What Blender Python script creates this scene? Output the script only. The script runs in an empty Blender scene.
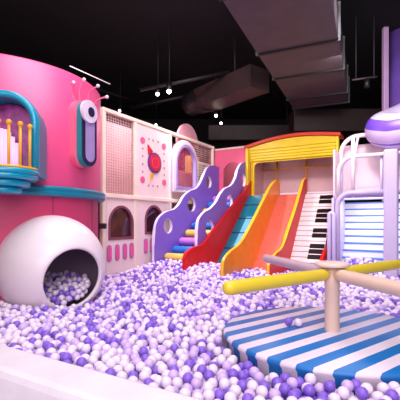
import bpy, bmesh, math, random
import numpy as np
from mathutils import Vector, Matrix
random.seed(7); rng = np.random.default_rng(7)
PI = math.pi
COL = bpy.context.scene.collection
F = 380.0; HOR = 222.0; CZ = 1.0           # focal length in px, horizon row, eye height over the ball surface

# ------------------------------------------------------------------ the play area's own axes
ANG = math.atan2(-0.589, 1.0)              # back wall direction
UX, UY = math.cos(ANG), math.sin(ANG)
VX, VY = UY, -UX                           # out of the back wall, towards the viewer
CX, CY = 0.38, 11.1                        # corner of panel wall and back wall
def S2W(s, t, z=0): return Vector((CX+s*UX+t*VX, CY+s*UY+t*VY, z))
def W2S(x, y): return ((x-CX)*UX+(y-CY)*UY, (x-CX)*VX+(y-CY)*VY)
def at(px, py, Y): return Vector(((px-200)/F*Y, Y, CZ-(py-HOR)/F*Y))
def on_s(px, py, s):                        # measure (t, z) of a picture point lying in the plane s
    a = (px-200)/F
    t = (a*(CY+s*UY)-CX-s*UX)/(VX-a*VY); Y = CY+s*UY+t*VY
    return t, CZ-(py-HOR)/F*Y
def on_t(px, py, t):
    a = (px-200)/F
    s = (a*(CY+t*VY)-CX-t*VX)/(UX-a*UY); Y = CY+s*UY+t*VY
    return s, CZ-(py-HOR)/F*Y

# ------------------------------------------------------------------ materials
def lin(c):
    c = c/255.0
    return c/12.92 if c <= 0.04045 else ((c+0.055)/1.055)**2.4
def mat(name, rgb, rough=0.45, var=0.06, scale=4.0, bump=0.0, emit=0.0, spec=0.5, metal=0.0, coat=0.0, alpha=1.0, trans=0.0):
    m = bpy.data.materials.new(name); m.use_nodes = True
    nt = m.node_tree; b = nt.nodes['Principled BSDF']
    col = [lin(v) for v in rgb]
    tc = nt.nodes.new('ShaderNodeTexCoord'); nz = nt.nodes.new('ShaderNodeTexNoise')
    nz.inputs['Scale'].default_value = scale; nz.inputs['Detail'].default_value = 3
    nt.links.new(tc.outputs['Object'], nz.inputs['Vector'])
    rp = nt.nodes.new('ShaderNodeValToRGB')
    rp.color_ramp.elements[0].position = 0.3; rp.color_ramp.elements[1].position = 0.7
    rp.color_ramp.elements[0].color = [v*(1-var) for v in col]+[1]
    rp.color_ramp.elements[1].color = [min(1, v*(1+var)) for v in col]+[1]
    nt.links.new(nz.outputs['Fac'], rp.inputs['Fac']); nt.links.new(rp.outputs['Color'], b.inputs['Base Color'])
    b.inputs['Roughness'].default_value = rough; b.inputs['Specular IOR Level'].default_value = spec
    b.inputs['Metallic'].default_value = metal; b.inputs['Coat Weight'].default_value = coat
    b.inputs['Alpha'].default_value = alpha; b.inputs['Transmission Weight'].default_value = trans
    if emit:
        b.inputs['Emission Color'].default_value = col+[1]; b.inputs['Emission Strength'].default_value = emit
    if bump:
        bp = nt.nodes.new('ShaderNodeBump'); bp.inputs['Strength'].default_value = bump
        n2 = nt.nodes.new('ShaderNodeTexNoise'); n2.inputs['Scale'].default_value = scale*9
        nt.links.new(tc.outputs['Object'], n2.inputs['Vector'])
        nt.links.new(n2.outputs['Fac'], bp.inputs['Height']); nt.links.new(bp.outputs['Normal'], b.inputs['Normal'])
    return m
M = {}
def mk(n, *a, **k): M[n] = mat(n, *a, **k)
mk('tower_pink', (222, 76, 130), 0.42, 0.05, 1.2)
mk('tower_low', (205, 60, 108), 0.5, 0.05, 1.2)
mk('teal', (0, 150, 182), 0.28, 0.05, coat=0.3)
mk('teal_dark', (6, 124, 152), 0.35, 0.05)
mk('rail_yellow', (236, 170, 45), 0.3)
mk('foil', (150, 30, 125), 0.25, 0.75, 9.0, bump=0.8)
mk('curtain', (250, 205, 240), 0.6, 0.05, emit=0.45)  # emission stands in for the light inside the bay window
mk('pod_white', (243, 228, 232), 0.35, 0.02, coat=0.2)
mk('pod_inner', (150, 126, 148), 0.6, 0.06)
mk('sign_pink', (240, 105, 140), 0.4)
mk('sign_teal', (18, 130, 140), 0.4)
mk('navy', (40, 22, 70), 0.45)
mk('sign_lavender', (165, 140, 195), 0.5, 0.08)
mk('eye_white', (222, 205, 225), 0.4)
mk('panel_white', (240, 214, 214), 0.5, 0.03, 2)
mk('cream', (242, 222, 204), 0.45, 0.07, 3)
mk('net', (206, 160, 160), 0.7)
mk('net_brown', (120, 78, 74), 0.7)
mk('inner_pink', (238, 188, 192), 0.6, 0.1, 2)
mk('back_mauve', (205, 162, 166), 0.6, 0.08, 2)
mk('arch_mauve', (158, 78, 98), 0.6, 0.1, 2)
mk('mauve', (150, 88, 100), 0.6, 0.1, 2)
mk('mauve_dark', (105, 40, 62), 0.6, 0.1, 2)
mk('red_game', (214, 28, 62), 0.4)
mk('purple_ring', (112, 62, 140), 0.4)
mk('dot_pink', (226, 92, 140), 0.5)
mk('dot_mauve', (190, 140, 160), 0.5)
mk('oval_pink', (238, 84, 160), 0.4)
mk('oval_rim', (150, 120, 165), 0.4)
mk('window_dark', (66, 34, 46), 0.1, 0.35, 5)
mk('window_rim', (128, 66, 84), 0.4)
mk('lav_frame', (172, 150, 205), 0.4)
mk('white_frame', (238, 222, 230), 0.4)
mk('disc_pink', (214, 150, 165), 0.5)
mk('purple_panel', (136, 104, 208), 0.4, 0.04)
mk('white_edge', (235, 222, 242), 0.4)
mk('roll_yellow', (236, 200, 96), 0.4, bump=0.05)
mk('roll_blue', (46, 116, 208), 0.4, bump=0.05)
mk('roll_pink', (196, 124, 212), 0.4, bump=0.05)
mk('slide_red', (212, 24, 30), 0.42, spec=0.3)
mk('slide_teal', (8, 112, 138), 0.3, 0.08)
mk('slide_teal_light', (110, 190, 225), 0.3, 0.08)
mk('slide_orange', (238, 148, 26), 0.32, coat=0.2)
mk('edge_yellow', (250, 192, 40), 0.32)
mk('salmon', (238, 118, 100), 0.33, 0.05)
mk('bolt', (150, 60, 60), 0.4)
mk('key_white', (246, 226, 226), 0.3)
mk('key_black', (30, 16, 20), 0.3)
mk('key_gap', (110, 66, 72), 0.5)
mk('canopy_yellow', (238, 208, 16), 0.38, 0.06, 3, coat=0.2)
mk('canopy_red', (222, 52, 30), 0.35)
mk('wall_pink', (242, 104, 140), 0.45, 0.03)
mk('lav_post', (196, 178, 212), 0.38, 0.04)
mk('lav_post_light', (214, 202, 236), 0.38, 0.04)
mk('cage_white', (236, 218, 224), 0.35)
mk('pale_panel', (232, 202, 208), 0.4, 0.05, 1.5)
mk('step_white', (250, 246, 255), 0.4, 0.03)
mk('step_blue', (92, 132, 212), 0.4, 0.05)
mk('tube_lavender', (204, 180, 224), 0.35, 0.04)
mk('tube_grey', (190, 176, 206), 0.35, 0.04)
mk('tube_purple', (108, 70, 190), 0.35, 0.04)
mk('column_purple', (118, 84, 176), 0.12, 0.15, 2, coat=0.6)
mk('column_pink', (200, 160, 205), 0.4)
mk('arm_yellow', (230, 206, 56), 0.36, 0.04, bump=0.03)
mk('arm_cream', (236, 204, 184), 0.4, 0.04, bump=0.03)
mk('arm_mauve', (200, 170, 180), 0.4, 0.04, bump=0.03)
mk('hub', (235, 212, 200), 0.35)
mk('ball_white', (242, 226, 246), 0.36, 0.02)
mk('ball_lavender', (214, 186, 242), 0.36, 0.03)
mk('ball_purple', (138, 100, 214), 0.36, 0.04)
mk('pit_floor', (120, 90, 170), 0.8)
mk('floor_mat', (214, 204, 214), 0.7)
mk('pad_white', (240, 232, 240), 0.5)
mk('ceiling_black', (13, 11, 14), 0.9, 0.2, 1)
mk('wall_black', (20, 15, 18), 0.9, 0.2, 1)
mk('duct', (74, 62, 68), 0.5, 0.18, 3)
mk('duct_brown', (58, 42, 42), 0.5, 0.2, 3)
mk('duct_dark', (22, 18, 20), 0.5, 0.2, 3)
mk('black_metal', (14, 12, 14), 0.5)
mk('black_box', (32, 18, 22), 0.5)
mk('lamp_cool', (226, 220, 255), emit=16)
mk('lamp_warm', (255, 240, 224), emit=12)
mk('tube_light', (250, 230, 235), emit=0.7)
mk('yellow_block', (236, 206, 60), 0.5)

def stripe_mat(name, c0, c1, direction, period, soft=0.0):
    m = bpy.data.materials.new(name); m.use_nodes = True; nt = m.node_tree; b = nt.nodes['Principled BSDF']
    tc = nt.nodes.new('ShaderNodeTexCoord'); dt = nt.nodes.new('ShaderNodeVectorMath'); dt.operation = 'DOT_PRODUCT'
    dt.inputs[1].default_value = direction; nt.links.new(tc.outputs['Object'], dt.inputs[0])
    di = nt.nodes.new('ShaderNodeMath'); di.operation = 'DIVIDE'; di.inputs[1].default_value = period; nt.links.new(dt.outputs['Value'], di.inputs[0])
    fr = nt.nodes.new('ShaderNodeMath'); fr.operation = 'FRACT'; nt.links.new(di.outputs[0], fr.inputs[0])
    rp = nt.nodes.new('ShaderNodeValToRGB'); rp.color_ramp.interpolation = 'CONSTANT'
    rp.color_ramp.elements[0].color = [lin(v) for v in c0]+[1]; rp.color_ramp.elements[1].color = [lin(v) for v in c1]+[1]
    rp.color_ramp.elements[1].position = 0.5
    nt.links.new(fr.outputs[0], rp.inputs['Fac']); nt.links.new(rp.outputs['Color'], b.inputs['Base Color'])
    b.inputs['Roughness'].default_value = 0.4
    return m
M['stripes'] = stripe_mat('striped_vinyl', (24, 118, 196), (236, 222, 236), (-0.605, 0.796, 0), 0.222)

# ------------------------------------------------------------------ mesh helpers
def new_bm(): return bmesh.new()
def box(bm, x0, x1, y0, y1, z0, z1, mi=0, bev=0.0):
    v = [bm.verts.new((x, y, z)) for x in (x0, x1) for y in (y0, y1) for z in (z0, z1)]
    fs = [bm.faces.new([v[i] for i in q]) for q in ((0,1,3,2),(4,6,7,5),(0,4,5,1),(2,3,7,6),(0,2,6,4),(1,5,7,3))]
    for f in fs: f.material_index = mi
    if bev:
        es = list({e for f in fs for e in f.edges})
        bmesh.ops.bevel(bm, geom=es, offset=bev, segments=2, affect='EDGES', profile=0.5)
def tube(bm, pts, r, n=12, mi=0, cap='flat', closed=False):
    pts = [Vector(p) for p in pts]; k = len(pts)
    rs = r if isinstance(r, (list, tuple)) else [r]*k
    if cap == 'round' and not closed:
        d0 = (pts[0]-pts[1]).normalized(); d1 = (pts[-1]-pts[-2]).normalized(); a = [35, 60, 80]
        pre = [(pts[0]+d0*rs[0]*0.8*math.sin(math.radians(q)), rs[0]*math.cos(math.radians(q))) for q in reversed(a)]
        post = [(pts[-1]+d1*rs[-1]*0.8*math.sin(math.radians(q)), rs[-1]*math.cos(math.radians(q))) for q in a]
        pts = [p for p, _ in pre]+pts+[p for p, _ in post]; rs = [q for _, q in pre]+list(rs)+[q for _, q in post]; k = len(pts)
    rings = []; N = None
    for i in range(k):
        if closed: T = (pts[(i+1) % k]-pts[i-1]).normalized()
        else: T = (pts[min(i+1, k-1)]-pts[max(i-1, 0)]).normalized()
        if N is None:
            N = T.orthogonal().normalized()
            if abs(T.z) < 0.9: N = (Vector((0,0,1))-T*T.z).normalized()
        else: N = (N-T*N.dot(T)).normalized()
        B = T.cross(N)
        rings.append([bm.verts.new(pts[i]+(N*math.cos(2*PI*j/n)+B*math.sin(2*PI*j/n))*rs[i]) for j in range(n)])
    for i in range(k if closed else k-1):
        A, Bq = rings[i], rings[(i+1) % k]
        for j in range(n):
            f = bm.faces.new((A[j], A[(j+1) % n], Bq[(j+1) % n], Bq[j])); f.material_index = mi; f.smooth = True
    if not closed:
        f = bm.faces.new(list(reversed(rings[0]))); f.material_index = mi
        f = bm.faces.new(rings[-1]); f.material_index = mi
def lathe(bm, prof, n=32, c=(0,0,0), a0=0.0, a1=2*PI, mis=None):
    full = abs(a1-a0-2*PI) < 1e-6; m = n if full else n+1
    R = [[bm.verts.new((c[0]+r*math.cos(a0+(a1-a0)*j/n), c[1]+r*math.sin(a0+(a1-a0)*j/n), c[2]+z)) for j in range(m)] for r, z in prof]
    for i in range(len(prof)-1):
        for j in range(n):
            q = (R[i][j], R[i][(j+1) % m], R[i+1][(j+1) % m], R[i+1][j])
            try:
                f = bm.faces.new(q); f.smooth = True
                if mis: f.material_index = mis[i]
            except ValueError: pass
def ball(bm, c, r, sub=2, mi=0, sx=1, sy=1, sz=1):
    g = bmesh.ops.create_icosphere(bm, subdivisions=sub, radius=r)
    for v in g['verts']: v.co = Vector((v.co.x*sx+c[0], v.co.y*sy+c[1], v.co.z*sz+c[2]))
    for f in {f for v in g['verts'] for f in v.link_faces}: f.smooth = True; f.material_index = mi
def plate(bm, loops, d0, d1, fn, mi_cap=0, mi_side=1, bev=0.0):
    """polygon with holes in (a, b), extruded d0..d1; fn maps (a, b, d) to a point"""
    b2 = bmesh.new(); edges = []
    for lp in loops:
        vs = [b2.verts.new((a, b, 0)) for a, b in lp]
        edges += [b2.edges.new((vs[i], vs[(i+1) % len(vs)])) for i in range(len(vs))]
    bmesh.ops.triangle_fill(b2, use_beauty=True, use_dissolve=False, edges=edges)
    bmesh.ops.recalc_face_normals(b2, faces=b2.faces)
    caps = list(b2.faces)
    ex = bmesh.ops.extrude_face_region(b2, geom=caps, use_keep_orig=True)
    top = {v for v in ex['geom'] if isinstance(v, bmesh.types.BMVert)}
    for v in b2.verts: v.co.z = d1 if v in top else d0
    for f in b2.faces:
        zs = {round(v.co.z, 6) for v in f.verts}; f.material_index = mi_cap if len(zs) == 1 else mi_side
    if bev:
        rim = [e for e in b2.edges if len(e.link_faces) == 2 and e.link_faces[0].material_index != e.link_faces[1].material_index] if mi_cap != mi_side else []
        if rim: bmesh.ops.bevel(b2, geom=rim, offset=bev, segments=2, affect='EDGES', profile=0.5)
    for v in b2.verts: v.co = fn(v.co.x, v.co.y, v.co.z)
    bmesh.ops.recalc_face_normals(b2, faces=b2.faces)
    tmp = bpy.data.meshes.new('tmp'); b2.to_mesh(tmp); b2.free(); bm.from_mesh(tmp); bpy.data.meshes.remove(tmp)
def smooth_line(pts, k=6):
    P = [Vector((p[0], p[1])) for p in pts]; out = []
    for i in range(len(P)-1):
        p0, p1, p2, p3 = P[max(i-1, 0)], P[i], P[i+1], P[min(i+2, len(P)-1)]
        for j in range(k):
            t = j/k
            q = 0.5*((2*p1)+(p2-p0)*t+(2*p0-5*p1+4*p2-p3)*t*t+(3*p1-p0-3*p2+p3)*t**3); out.append((q.x, q.y))
    out.append(tuple(P[-1])); return out
def ellipse(a, b, ra, rb, n=24): return [(a+ra*math.cos(2*PI*i/n), b+rb*math.sin(2*PI*i/n)) for i in range(n)]
def arch(a0, a1, b0, btop, n=14):
    r = (a1-a0)/2; c = (a0+a1)/2; h = btop-r
    return [(a0, b0)]+[(c-r*math.cos(PI*i/n), h+r*math.sin(PI*i/n)) for i in range(n+1)]+[(a1, b0)]
def stadium(c, d, hw, hh, n=10):
    k = hh-hw
    return [(c+hw*math.cos(PI*i/n), d+k+hw*math.sin(PI*i/n)) for i in range(n+1)]+[(c-hw*math.cos(PI*i/n), d-k-hw*math.sin(PI*i/n)) for i in range(n+1)]
def rrect(a0, a1, b0, b1, r, n=5, corners=(1,1,1,1)):
    out = []
    for (cx, cy, st, on) in ((a1-r, b1-r, 0, corners[0]), (a0+r, b1-r, 90, corners[1]), (a0+r, b0+r, 180, corners[2]), (a1-r, b0+r, 270, corners[3])):
        if on: out += [(cx+r*math.cos(math.radians(st+90*i/n)), cy+r*math.sin(math.radians(st+90*i/n))) for i in range(n+1)]
        else: out.append((a1 if st in (0, 270) else a0, b1 if st in (0, 90) else b0))
    return out

OFF = {}
def thing(name, label, cat, loc=(0,0,0), frame=None, group=None):
    """Empty at the thing's base. frame 'play': loc and parts are given as (s, -t, z)"""
    o = bpy.data.objects.new(name, None); COL.objects.link(o); o.empty_display_size = 0.1
    if frame == 'play':
        o.location = S2W(loc[0], -loc[1], loc[2]); o.rotation_euler = (0, 0, ANG)
    else: o.location = loc
    OFF[o] = Vector(loc); o['label'] = label; o['category'] = cat
    if group: o['group'] = group
    return o
def part(name, bm, mats, parent, label=None, smooth=None):
    root = parent
    while root.parent: root = root.parent
    off = OFF[root]
    for v in bm.verts: v.co -= off
    if smooth is True:
        for f in bm.faces: f.smooth = True
    me = bpy.data.meshes.new(name); bm.to_mesh(me); bm.free()
    for m in (mats if isinstance(mats, (list, tuple)) else [mats]): me.materials.append(M[m])
    o = bpy.data.objects.new(name, me); COL.objects.link(o); o.parent = parent
    if label: o['label'] = label
    return o
def solo(name, bm, mats, label=None, cat=None, loc=(0,0,0), frame=None, group=None, kind=None):
    off = Vector(loc)
    for v in bm.verts: v.co -= off
    me = bpy.data.meshes.new(name); bm.to_mesh(me); bm.free()
    for m in (mats if isinstance(mats, (list, tuple)) else [mats]): me.materials.append(M[m])
    o = bpy.data.objects.new(name, me); COL.objects.link(o)
    if frame == 'play': o.location = S2W(loc[0], -loc[1], loc[2]); o.rotation_euler = (0, 0, ANG)
    else: o.location = loc
    if label: o['label'] = label
    if cat: o['category'] = cat
    if group: o['group'] = group
    if kind: o['kind'] = kind
    return o
SP = lambda s: (lambda a, b, d: Vector((s+d, -a, b)))       # plate standing in a plane s: a = t, b = z
TP = lambda t: (lambda a, b, d: Vector((a, -(t+d), b)))     # plate standing in a plane t: a = s, b = z

# ================================================================== room shell
b = new_bm(); box(b, -7, 9, -3, 17, -0.55, -0.42); solo('floor', b, 'floor_mat', kind='structure')
b = new_bm(); box(b, -7, 9, -3, 17, 5.6, 5.7); solo('ceiling', b, 'ceiling_black', kind='structure')
b = new_bm(); box(b, -7, 9, 17, 17.15, -0.42, 5.6); solo('wall_back', b, 'wall_black', kind='structure')
b = new_bm(); box(b, -7.15, -7, -3, 17, -0.42, 5.6); solo('wall_left', b, 'wall_black', kind='structure')
b = new_bm(); box(b, 9, 9.15, -3, 17, -0.42, 5.6); solo('wall_right', b, 'wall_black', kind='structure')
# padded front edge of the ball pit
b = new_bm(); box(b, -0.6, 9.2, -8.32, -7.98, -0.42, 0.06, bev=0.05); solo('trim_1', b, 'pad_white', loc=(0, -8.15, -0.42), frame='play', kind='structure')

# ================================================================== pink round tower
TX, TY, TR = -3.2, 6.3, 1.5
PODC = Vector((-2.06, 5.3, 0.37)); PODR = 0.725
tower = thing('play_tower', 'big round pink tower with teal ledge and arched balcony window', 'play tower', (TX, TY, -0.42))
b = new_bm(); lathe(b, [(TR, 1.46), (TR, 3.17), (TR-0.03, 3.2), (0.02, 3.2)], 96, (TX, TY, 0)); part('upper_wall', b, 'tower_pink', tower)
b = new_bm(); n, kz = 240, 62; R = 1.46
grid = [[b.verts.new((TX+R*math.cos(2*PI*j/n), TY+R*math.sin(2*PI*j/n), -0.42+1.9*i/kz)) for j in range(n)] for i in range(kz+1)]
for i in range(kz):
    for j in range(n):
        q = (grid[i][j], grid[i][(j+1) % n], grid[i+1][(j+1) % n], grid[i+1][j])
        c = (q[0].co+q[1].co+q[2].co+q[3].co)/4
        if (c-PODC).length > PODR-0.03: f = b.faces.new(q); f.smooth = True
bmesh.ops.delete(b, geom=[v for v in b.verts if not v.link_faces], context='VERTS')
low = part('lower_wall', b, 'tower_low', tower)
for px in (53, 92):                                          # seams of the lower cladding
    b = new_bm()
    d = Vector(((px-200)/F, 1.0)).normalized(); T2 = Vector((TX, TY)); k = T2.dot(d); h = math.sqrt(max(0, R*R-(T2.length_squared-k*k)))
    p = d*(k-h); box(b, p.x-0.004, p.x+0.004, p.y-0.006, p.y+0.006, 1.12 if px == 53 else 0.4, 1.36); part('seam', b, 'mauve_dark', low)
b = new_bm(); lathe(b, [(1.44, 1.36), (1.56, 1.36), (1.585, 1.39), (1.585, 1.42), (1.57, 1.435), (1.585, 1.45), (1.585, 1.475), (1.56, 1.50), (1.44, 1.50)], 96, (TX, TY, 0)); part('ledge', b, 'teal_dark', tower, 'teal ledge ring')
# bay window: its own axes
WN = Vector((0.20, -0.98, 0)).normalized(); WR = Vector((-WN.y, WN.x, 0)); W0 = Vector((-2.36, 4.58, 0))
def WP(a, bz, d): return W0+WR*a-WN*d+Vector((0, 0, bz))
b = new_bm(); plate(b, [arch(-0.395, 0.395, 1.56, 2.60, 28), arch(-0.315, 0.315, 1.60, 2.52, 28)], 0.03, 0.5, WP, 1, 1)
plate(b, [arch(-0.385, 0.385, 1.57, 2.59, 28), arch(-0.31, 0.31, 1.61, 2.515, 28)], 0.0, 0.05, WP, 0, 0)
tube(b, [WP(q[0], q[1], 0.0) for q in arch(-0.345, 0.345, 1.60, 2.55, 28)], 0.042, 12)
for f in b.faces:
    if len(f.verts) != 4: f.smooth = False
wf = part('window_frame', b, ['teal', 'teal_dark'], tower, 'bright teal arched window frame')
b = new_bm(); plate(b, [arch(-0.31, 0.31, 1.6, 2.51, 24)], 0.30, 0.32, WP, 0, 0); part('window_pane', b, 'foil', wf, 'purple tinsel foil behind the window')
b = new_bm()
for i in range(9):
    x = -0.27+i*0.045
    tube(b, [WP(x, 1.6, 0.2), WP(x, 2.17-0.011*(i-4)**2, 0.2)], 0.026, 8)
part('curtain', b, 'curtain', wf, 'pale pink pleated curtain, its lit look put in as glow')
bal = new_bm()
for (r, z0, z1) in ((0.40, 1.555, 1.62), (0.385, 1.50, 1.565), (0.30, 1.42, 1.50), (0.205, 1.34, 1.42)):
    lathe(bal, [(0.001, z0), (r-0.02, z0), (r, z0+0.015), (r, z1-0.015), (r-0.02, z1), (0.001, z1)], 40, W0+WN*0.02)
balcony = part('balcony', bal, 'teal', tower, 'stepped teal balcony base')
b = new_bm(); lathe(b, [(0.33, 1.62), (0.385, 1.62), (0.385, 1.645), (0.33, 1.645)], 40, W0+WN*0.02); part('rail_base', b, 'rail_yellow', balcony, 'yellow rim')
for deg in (-12, 7, 24, 44, 66):
    a = math.radians(deg); p = W0+WN*0.02+(WR*math.sin(a)+WN*math.cos(a))*0.357
    b = new_bm(); tube(b, [(p.x, p.y, 1.64), (p.x, p.y, 2.10)], 0.017, 10); ball(b, (p.x, p.y, 2.125), 0.033); part('railing_post', b, 'rail_yellow', balcony, 'yellow railing post with ball top'); print('post px', deg, 200+F*p.x/p.y)

# eye shaped sign on the tower
EP = Vector((-1.82, 5.717, 0)); EN = Vector((0.92, -0.389, 0)).normalized(); ER = Vector((-EN.y, EN.x, 0)); EZ = 2.33
eye = thing('eye_sign', 'tall pill-shaped sign with one big eye and four pink feelers on the tower', 'sign', tuple(EP+Vector((0, 0, EZ-0.5))))
def EF(a, z, d): return EP+ER*a+EN*d+Vector((0, 0, z))
b = new_bm(); plate(b, [stadium(-0.015, EZ-0.02, 0.19, 0.50, 16)], -0.14, 0.10, EF, 0, 0); part('backing', b, 'sign_pink', eye, 'pink back layer')
b = new_bm(); plate(b, [stadium(0, EZ-0.025, 0.168, 0.485, 16)], 0.10, 0.185, EF, 0, 0); part('middle_layer', b, 'sign_teal', eye, 'teal middle layer')
b = new_bm(); plate(b, [stadium(0, EZ-0.03, 0.155, 0.465, 16)], 0.185, 0.205, EF, 0, 0); fp = part('face_panel', b, 'navy', eye, 'dark navy front layer')
b = new_bm(); plate(b, [stadium(0, EZ-0.02, 0.10, 0.42, 16)], 0.205, 0.212, EF, 0, 0); part('inlay', b, 'sign_lavender', fp, 'lavender inlay')
b = new_bm(); plate(b, [ellipse(-0.05, EZ+0.29, 0.175, 0.165, 40)], 0.212, 0.245, EF, 0, 0); ed = part('eye_disc', b, 'eye_white', eye, 'pale round eye')
b = new_bm(); plate(b, [ellipse(-0.02, EZ+0.29, 0.072, 0.072, 28)], 0.245, 0.25, EF, 0, 0); part('pupil', b, 'navy', ed, 'dark pupil')
for (b0, tip, dd) in (((76, 104), (73.5, 82.5), -0.3), ((79.5, 102), (84, 79.5), -0.1), ((88, 101), (98, 86), 0.1), ((95, 105), (107, 97), 0.25)):
    Y = 5.62
    p0, p1 = at(*b0, Y), at(*tip, Y-0.05)
    pts = []
    for i in range(9):
        q = i/8; m_ = p0.lerp(p1, q); bow = math.sin(q*PI)*0.045*(1 if dd < -0.2 else -1 if dd > 0 else -0.6)
        pts.append(m_+Vector((bow*(1 if dd < 0 else 1), 0, 0.02*math.sin(q*PI))))
    if dd < -0.2: pts = [p+Vector((-0.09*math.sin(i/8*PI), 0, 0)) for i, p in enumerate(pts)]
    b = new_bm(); tube(b, pts, 0.012, 8); an = part('feeler', b, 'sign_pink', eye, 'bent pink feeler')
    b = new_bm(); ball(b, p1, 0.028); part('bobble', b, 'eye_white', an, 'white ball tip')

# ================================================================== white pod
pod = thing('ball_pod', 'white hollow sphere pod with round opening in front of the pink tower', 'play pod', (PODC.x, PODC.y, -0.35))
view = PODC-Vector((0, 0, CZ)); view.normalize()
rt = view.cross(Vector((0, 0, 1))).normalized(); up = rt.cross(view)
ax = (-view*0.86+rt*0.43-up*0.27).normalized(); e1 = ax.cross(Vector((0, 0, 1))).normalized(); e2 = e1.cross(ax)
def sph(r, th, ph): return PODC+(ax*math.cos(th)+(e1*math.cos(ph)+e2*math.sin(ph))*math.sin(th))*r
b = new_bm(); TH0, TH1 = math.radians(35.5), math.radians(166); nph = 72
ri = PODR-0.055
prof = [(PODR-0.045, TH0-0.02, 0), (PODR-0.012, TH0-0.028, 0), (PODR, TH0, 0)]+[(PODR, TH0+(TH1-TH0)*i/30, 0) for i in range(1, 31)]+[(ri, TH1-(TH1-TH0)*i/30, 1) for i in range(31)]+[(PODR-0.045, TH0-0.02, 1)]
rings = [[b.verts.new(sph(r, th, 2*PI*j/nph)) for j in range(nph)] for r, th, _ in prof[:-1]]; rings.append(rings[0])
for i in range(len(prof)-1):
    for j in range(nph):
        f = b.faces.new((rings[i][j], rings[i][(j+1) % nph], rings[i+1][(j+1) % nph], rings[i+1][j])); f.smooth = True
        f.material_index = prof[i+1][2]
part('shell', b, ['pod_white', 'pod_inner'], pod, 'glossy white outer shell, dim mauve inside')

# ================================================================== panel wall (plane s = 0), the modules one by one
def T0(px): return on_s(px, 200, 0.0)[0]
ta, tb, tc_, td = T0(103.5), T0(134.5), T0(169.5), 0.02
RZ0, RZ1, TOP = 1.47, 1.56, 3.12
def net(bm, fn, a0, a1, b0, b1, na, nb, r=0.006):
    for i in range(na+1):
        a = a0+(a1-a0)*i/na; tube(bm, [fn(a, b0, 0), fn(a, b1, 0)], r, 4)
    for i in range(nb+1):
        c = b0+(b1-b0)*i/nb; tube(bm, [fn(a0, c, 0), fn(a1, c, 0)], r, 4)
g = 'frame posts of the panel wall'
for (t, lab) in ((ta+0.02, 'cream post of the panel wall beside the pink tower'), (tb, 'cream post between the netting and the spinner game panel'), (tc_, 'cream post between the game panel and the arched lavender frame'), (0.04, 'cream post in the back corner beside the pink arch wall')):
    b = new_bm(); box(b, -0.045, 0.045, -t-0.045, -t+0.045, -0.4, TOP, bev=0.012); solo('frame_post', b, 'cream', lab, 'post', (0, -t, -0.4), 'play', g)
b = new_bm(); box(b, -0.05, 0.05, -ta-0.06, 0, TOP, TOP+0.08, bev=0.015); solo('top_rail', b, 'cream', 'long cream top rail running along the panel wall', 'rail', (0, 0, TOP), 'play')
b = new_bm(); box(b, 0.03, 0.075, -ta-0.06, -0.1, RZ0, RZ1, bev=0.015); solo('middle_rail', b, 'cream', 'cream horizontal rail halfway up the panel wall', 'rail', (0, 0, RZ0), 'play')
# netting module
nt_ = thing('net_panel', 'square netting panel between the pink tower and the game panel', 'net', (0, -(ta+tb)/2, RZ1), 'play')
b = new_bm(); net(b, SP(0), tb+0.05, ta-0.03, RZ1, TOP-0.01, 17, 28, 0.006); part('netting', b, 'net', nt_)
# interior behind nets
b = new_bm(); box(b, -1.5, -1.45, -4.2, 0.0, 0.0, 3.5); solo('partition', b, 'inner_pink', 'pale pink inner partition seen through the netting', 'partition', (-1.475, -2, 0), 'play')
b = new_bm(); box(b, -1.45, -0.06, -4.1, -0.06, 1.40, 1.47); solo('play_deck', b, 'pale_panel', 'upper play deck behind the panel wall', 'deck', (-0.7, -2, 1.40), 'play')
b = new_bm(); plate(b, [[(tb+0.25, 1.47), (ta-0.35, 1.47), (ta-0.35, 2.3), (tb+0.25, 2.3)]], -0.9, -0.84, SP(0), 0, 0); solo('foam_wall', b, 'panel_white', 'white padded block standing behind the netting', 'padding', (-0.87, -(ta+tb)/2, 1.47), 'play')
# game panel
gp = thing('game_panel', 'white game panel with red dial, pointer and pink dots', 'game panel', (0, -(tb+tc_)/2, RZ1), 'play')
b = new_bm(); plate(b, [[(tc_+0.05, RZ1), (tb-0.05, RZ1), (tb-0.05, TOP), (tc_+0.05, TOP)]], -0.02, 0.02, SP(0), 0, 0); part('board', b, 'panel_white', gp)
def spot(px, py): return on_s(px, py, 0.02)
t0, z0 = spot(154.2, 163)
b = new_bm(); plate(b, [ellipse(t0, z0, 0.245, 0.235, 32)], 0.02, 0.045, SP(0), 0, 0); dial = part('dial', b, 'purple_ring', gp, 'purple ring of the dial')
b = new_bm(); plate(b, [ellipse(t0, z0, 0.195, 0.185, 32)], 0.045, 0.06, SP(0), 0, 0); part('dial_face', b, 'red_game', dial, 'red dial face')
b = new_bm(); plate(b, [ellipse(t0, z0, 0.125, 0.115, 28), ellipse(t0, z0, 0.112, 0.102, 28)], 0.06, 0.064, SP(0), 0, 0); part('dial_line', b, 'dot_pink', dial, 'thin pink circle on the dial')
b = new_bm(); plate(b, [[spot(147.2, 144.5), spot(152.2, 151.5), spot(148, 155)]], 0.02, 0.05, SP(0), 0, 0); part('hat', b, 'red_game', gp, 'red triangle')
b = new_bm(); plate(b, [[spot(150, 173.5), spot(153, 174), spot(150, 181)]], 0.02, 0.05, SP(0), 0, 0); part('pointer', b, 'rail_yellow', gp, 'small yellow pointer')
for (px, py) in ((142.5, 140.3), (163.6, 146.5), (142.3, 179.5), (164, 182.5)):
    a, z = spot(px, py); b = new_bm(); plate(b, [ellipse(a, z, 0.075, 0.07, 20)], 0.02, 0.035, SP(0), 0, 0); part('corner_dot', b, 'dot_pink', gp, 'big pink dot')
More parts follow.
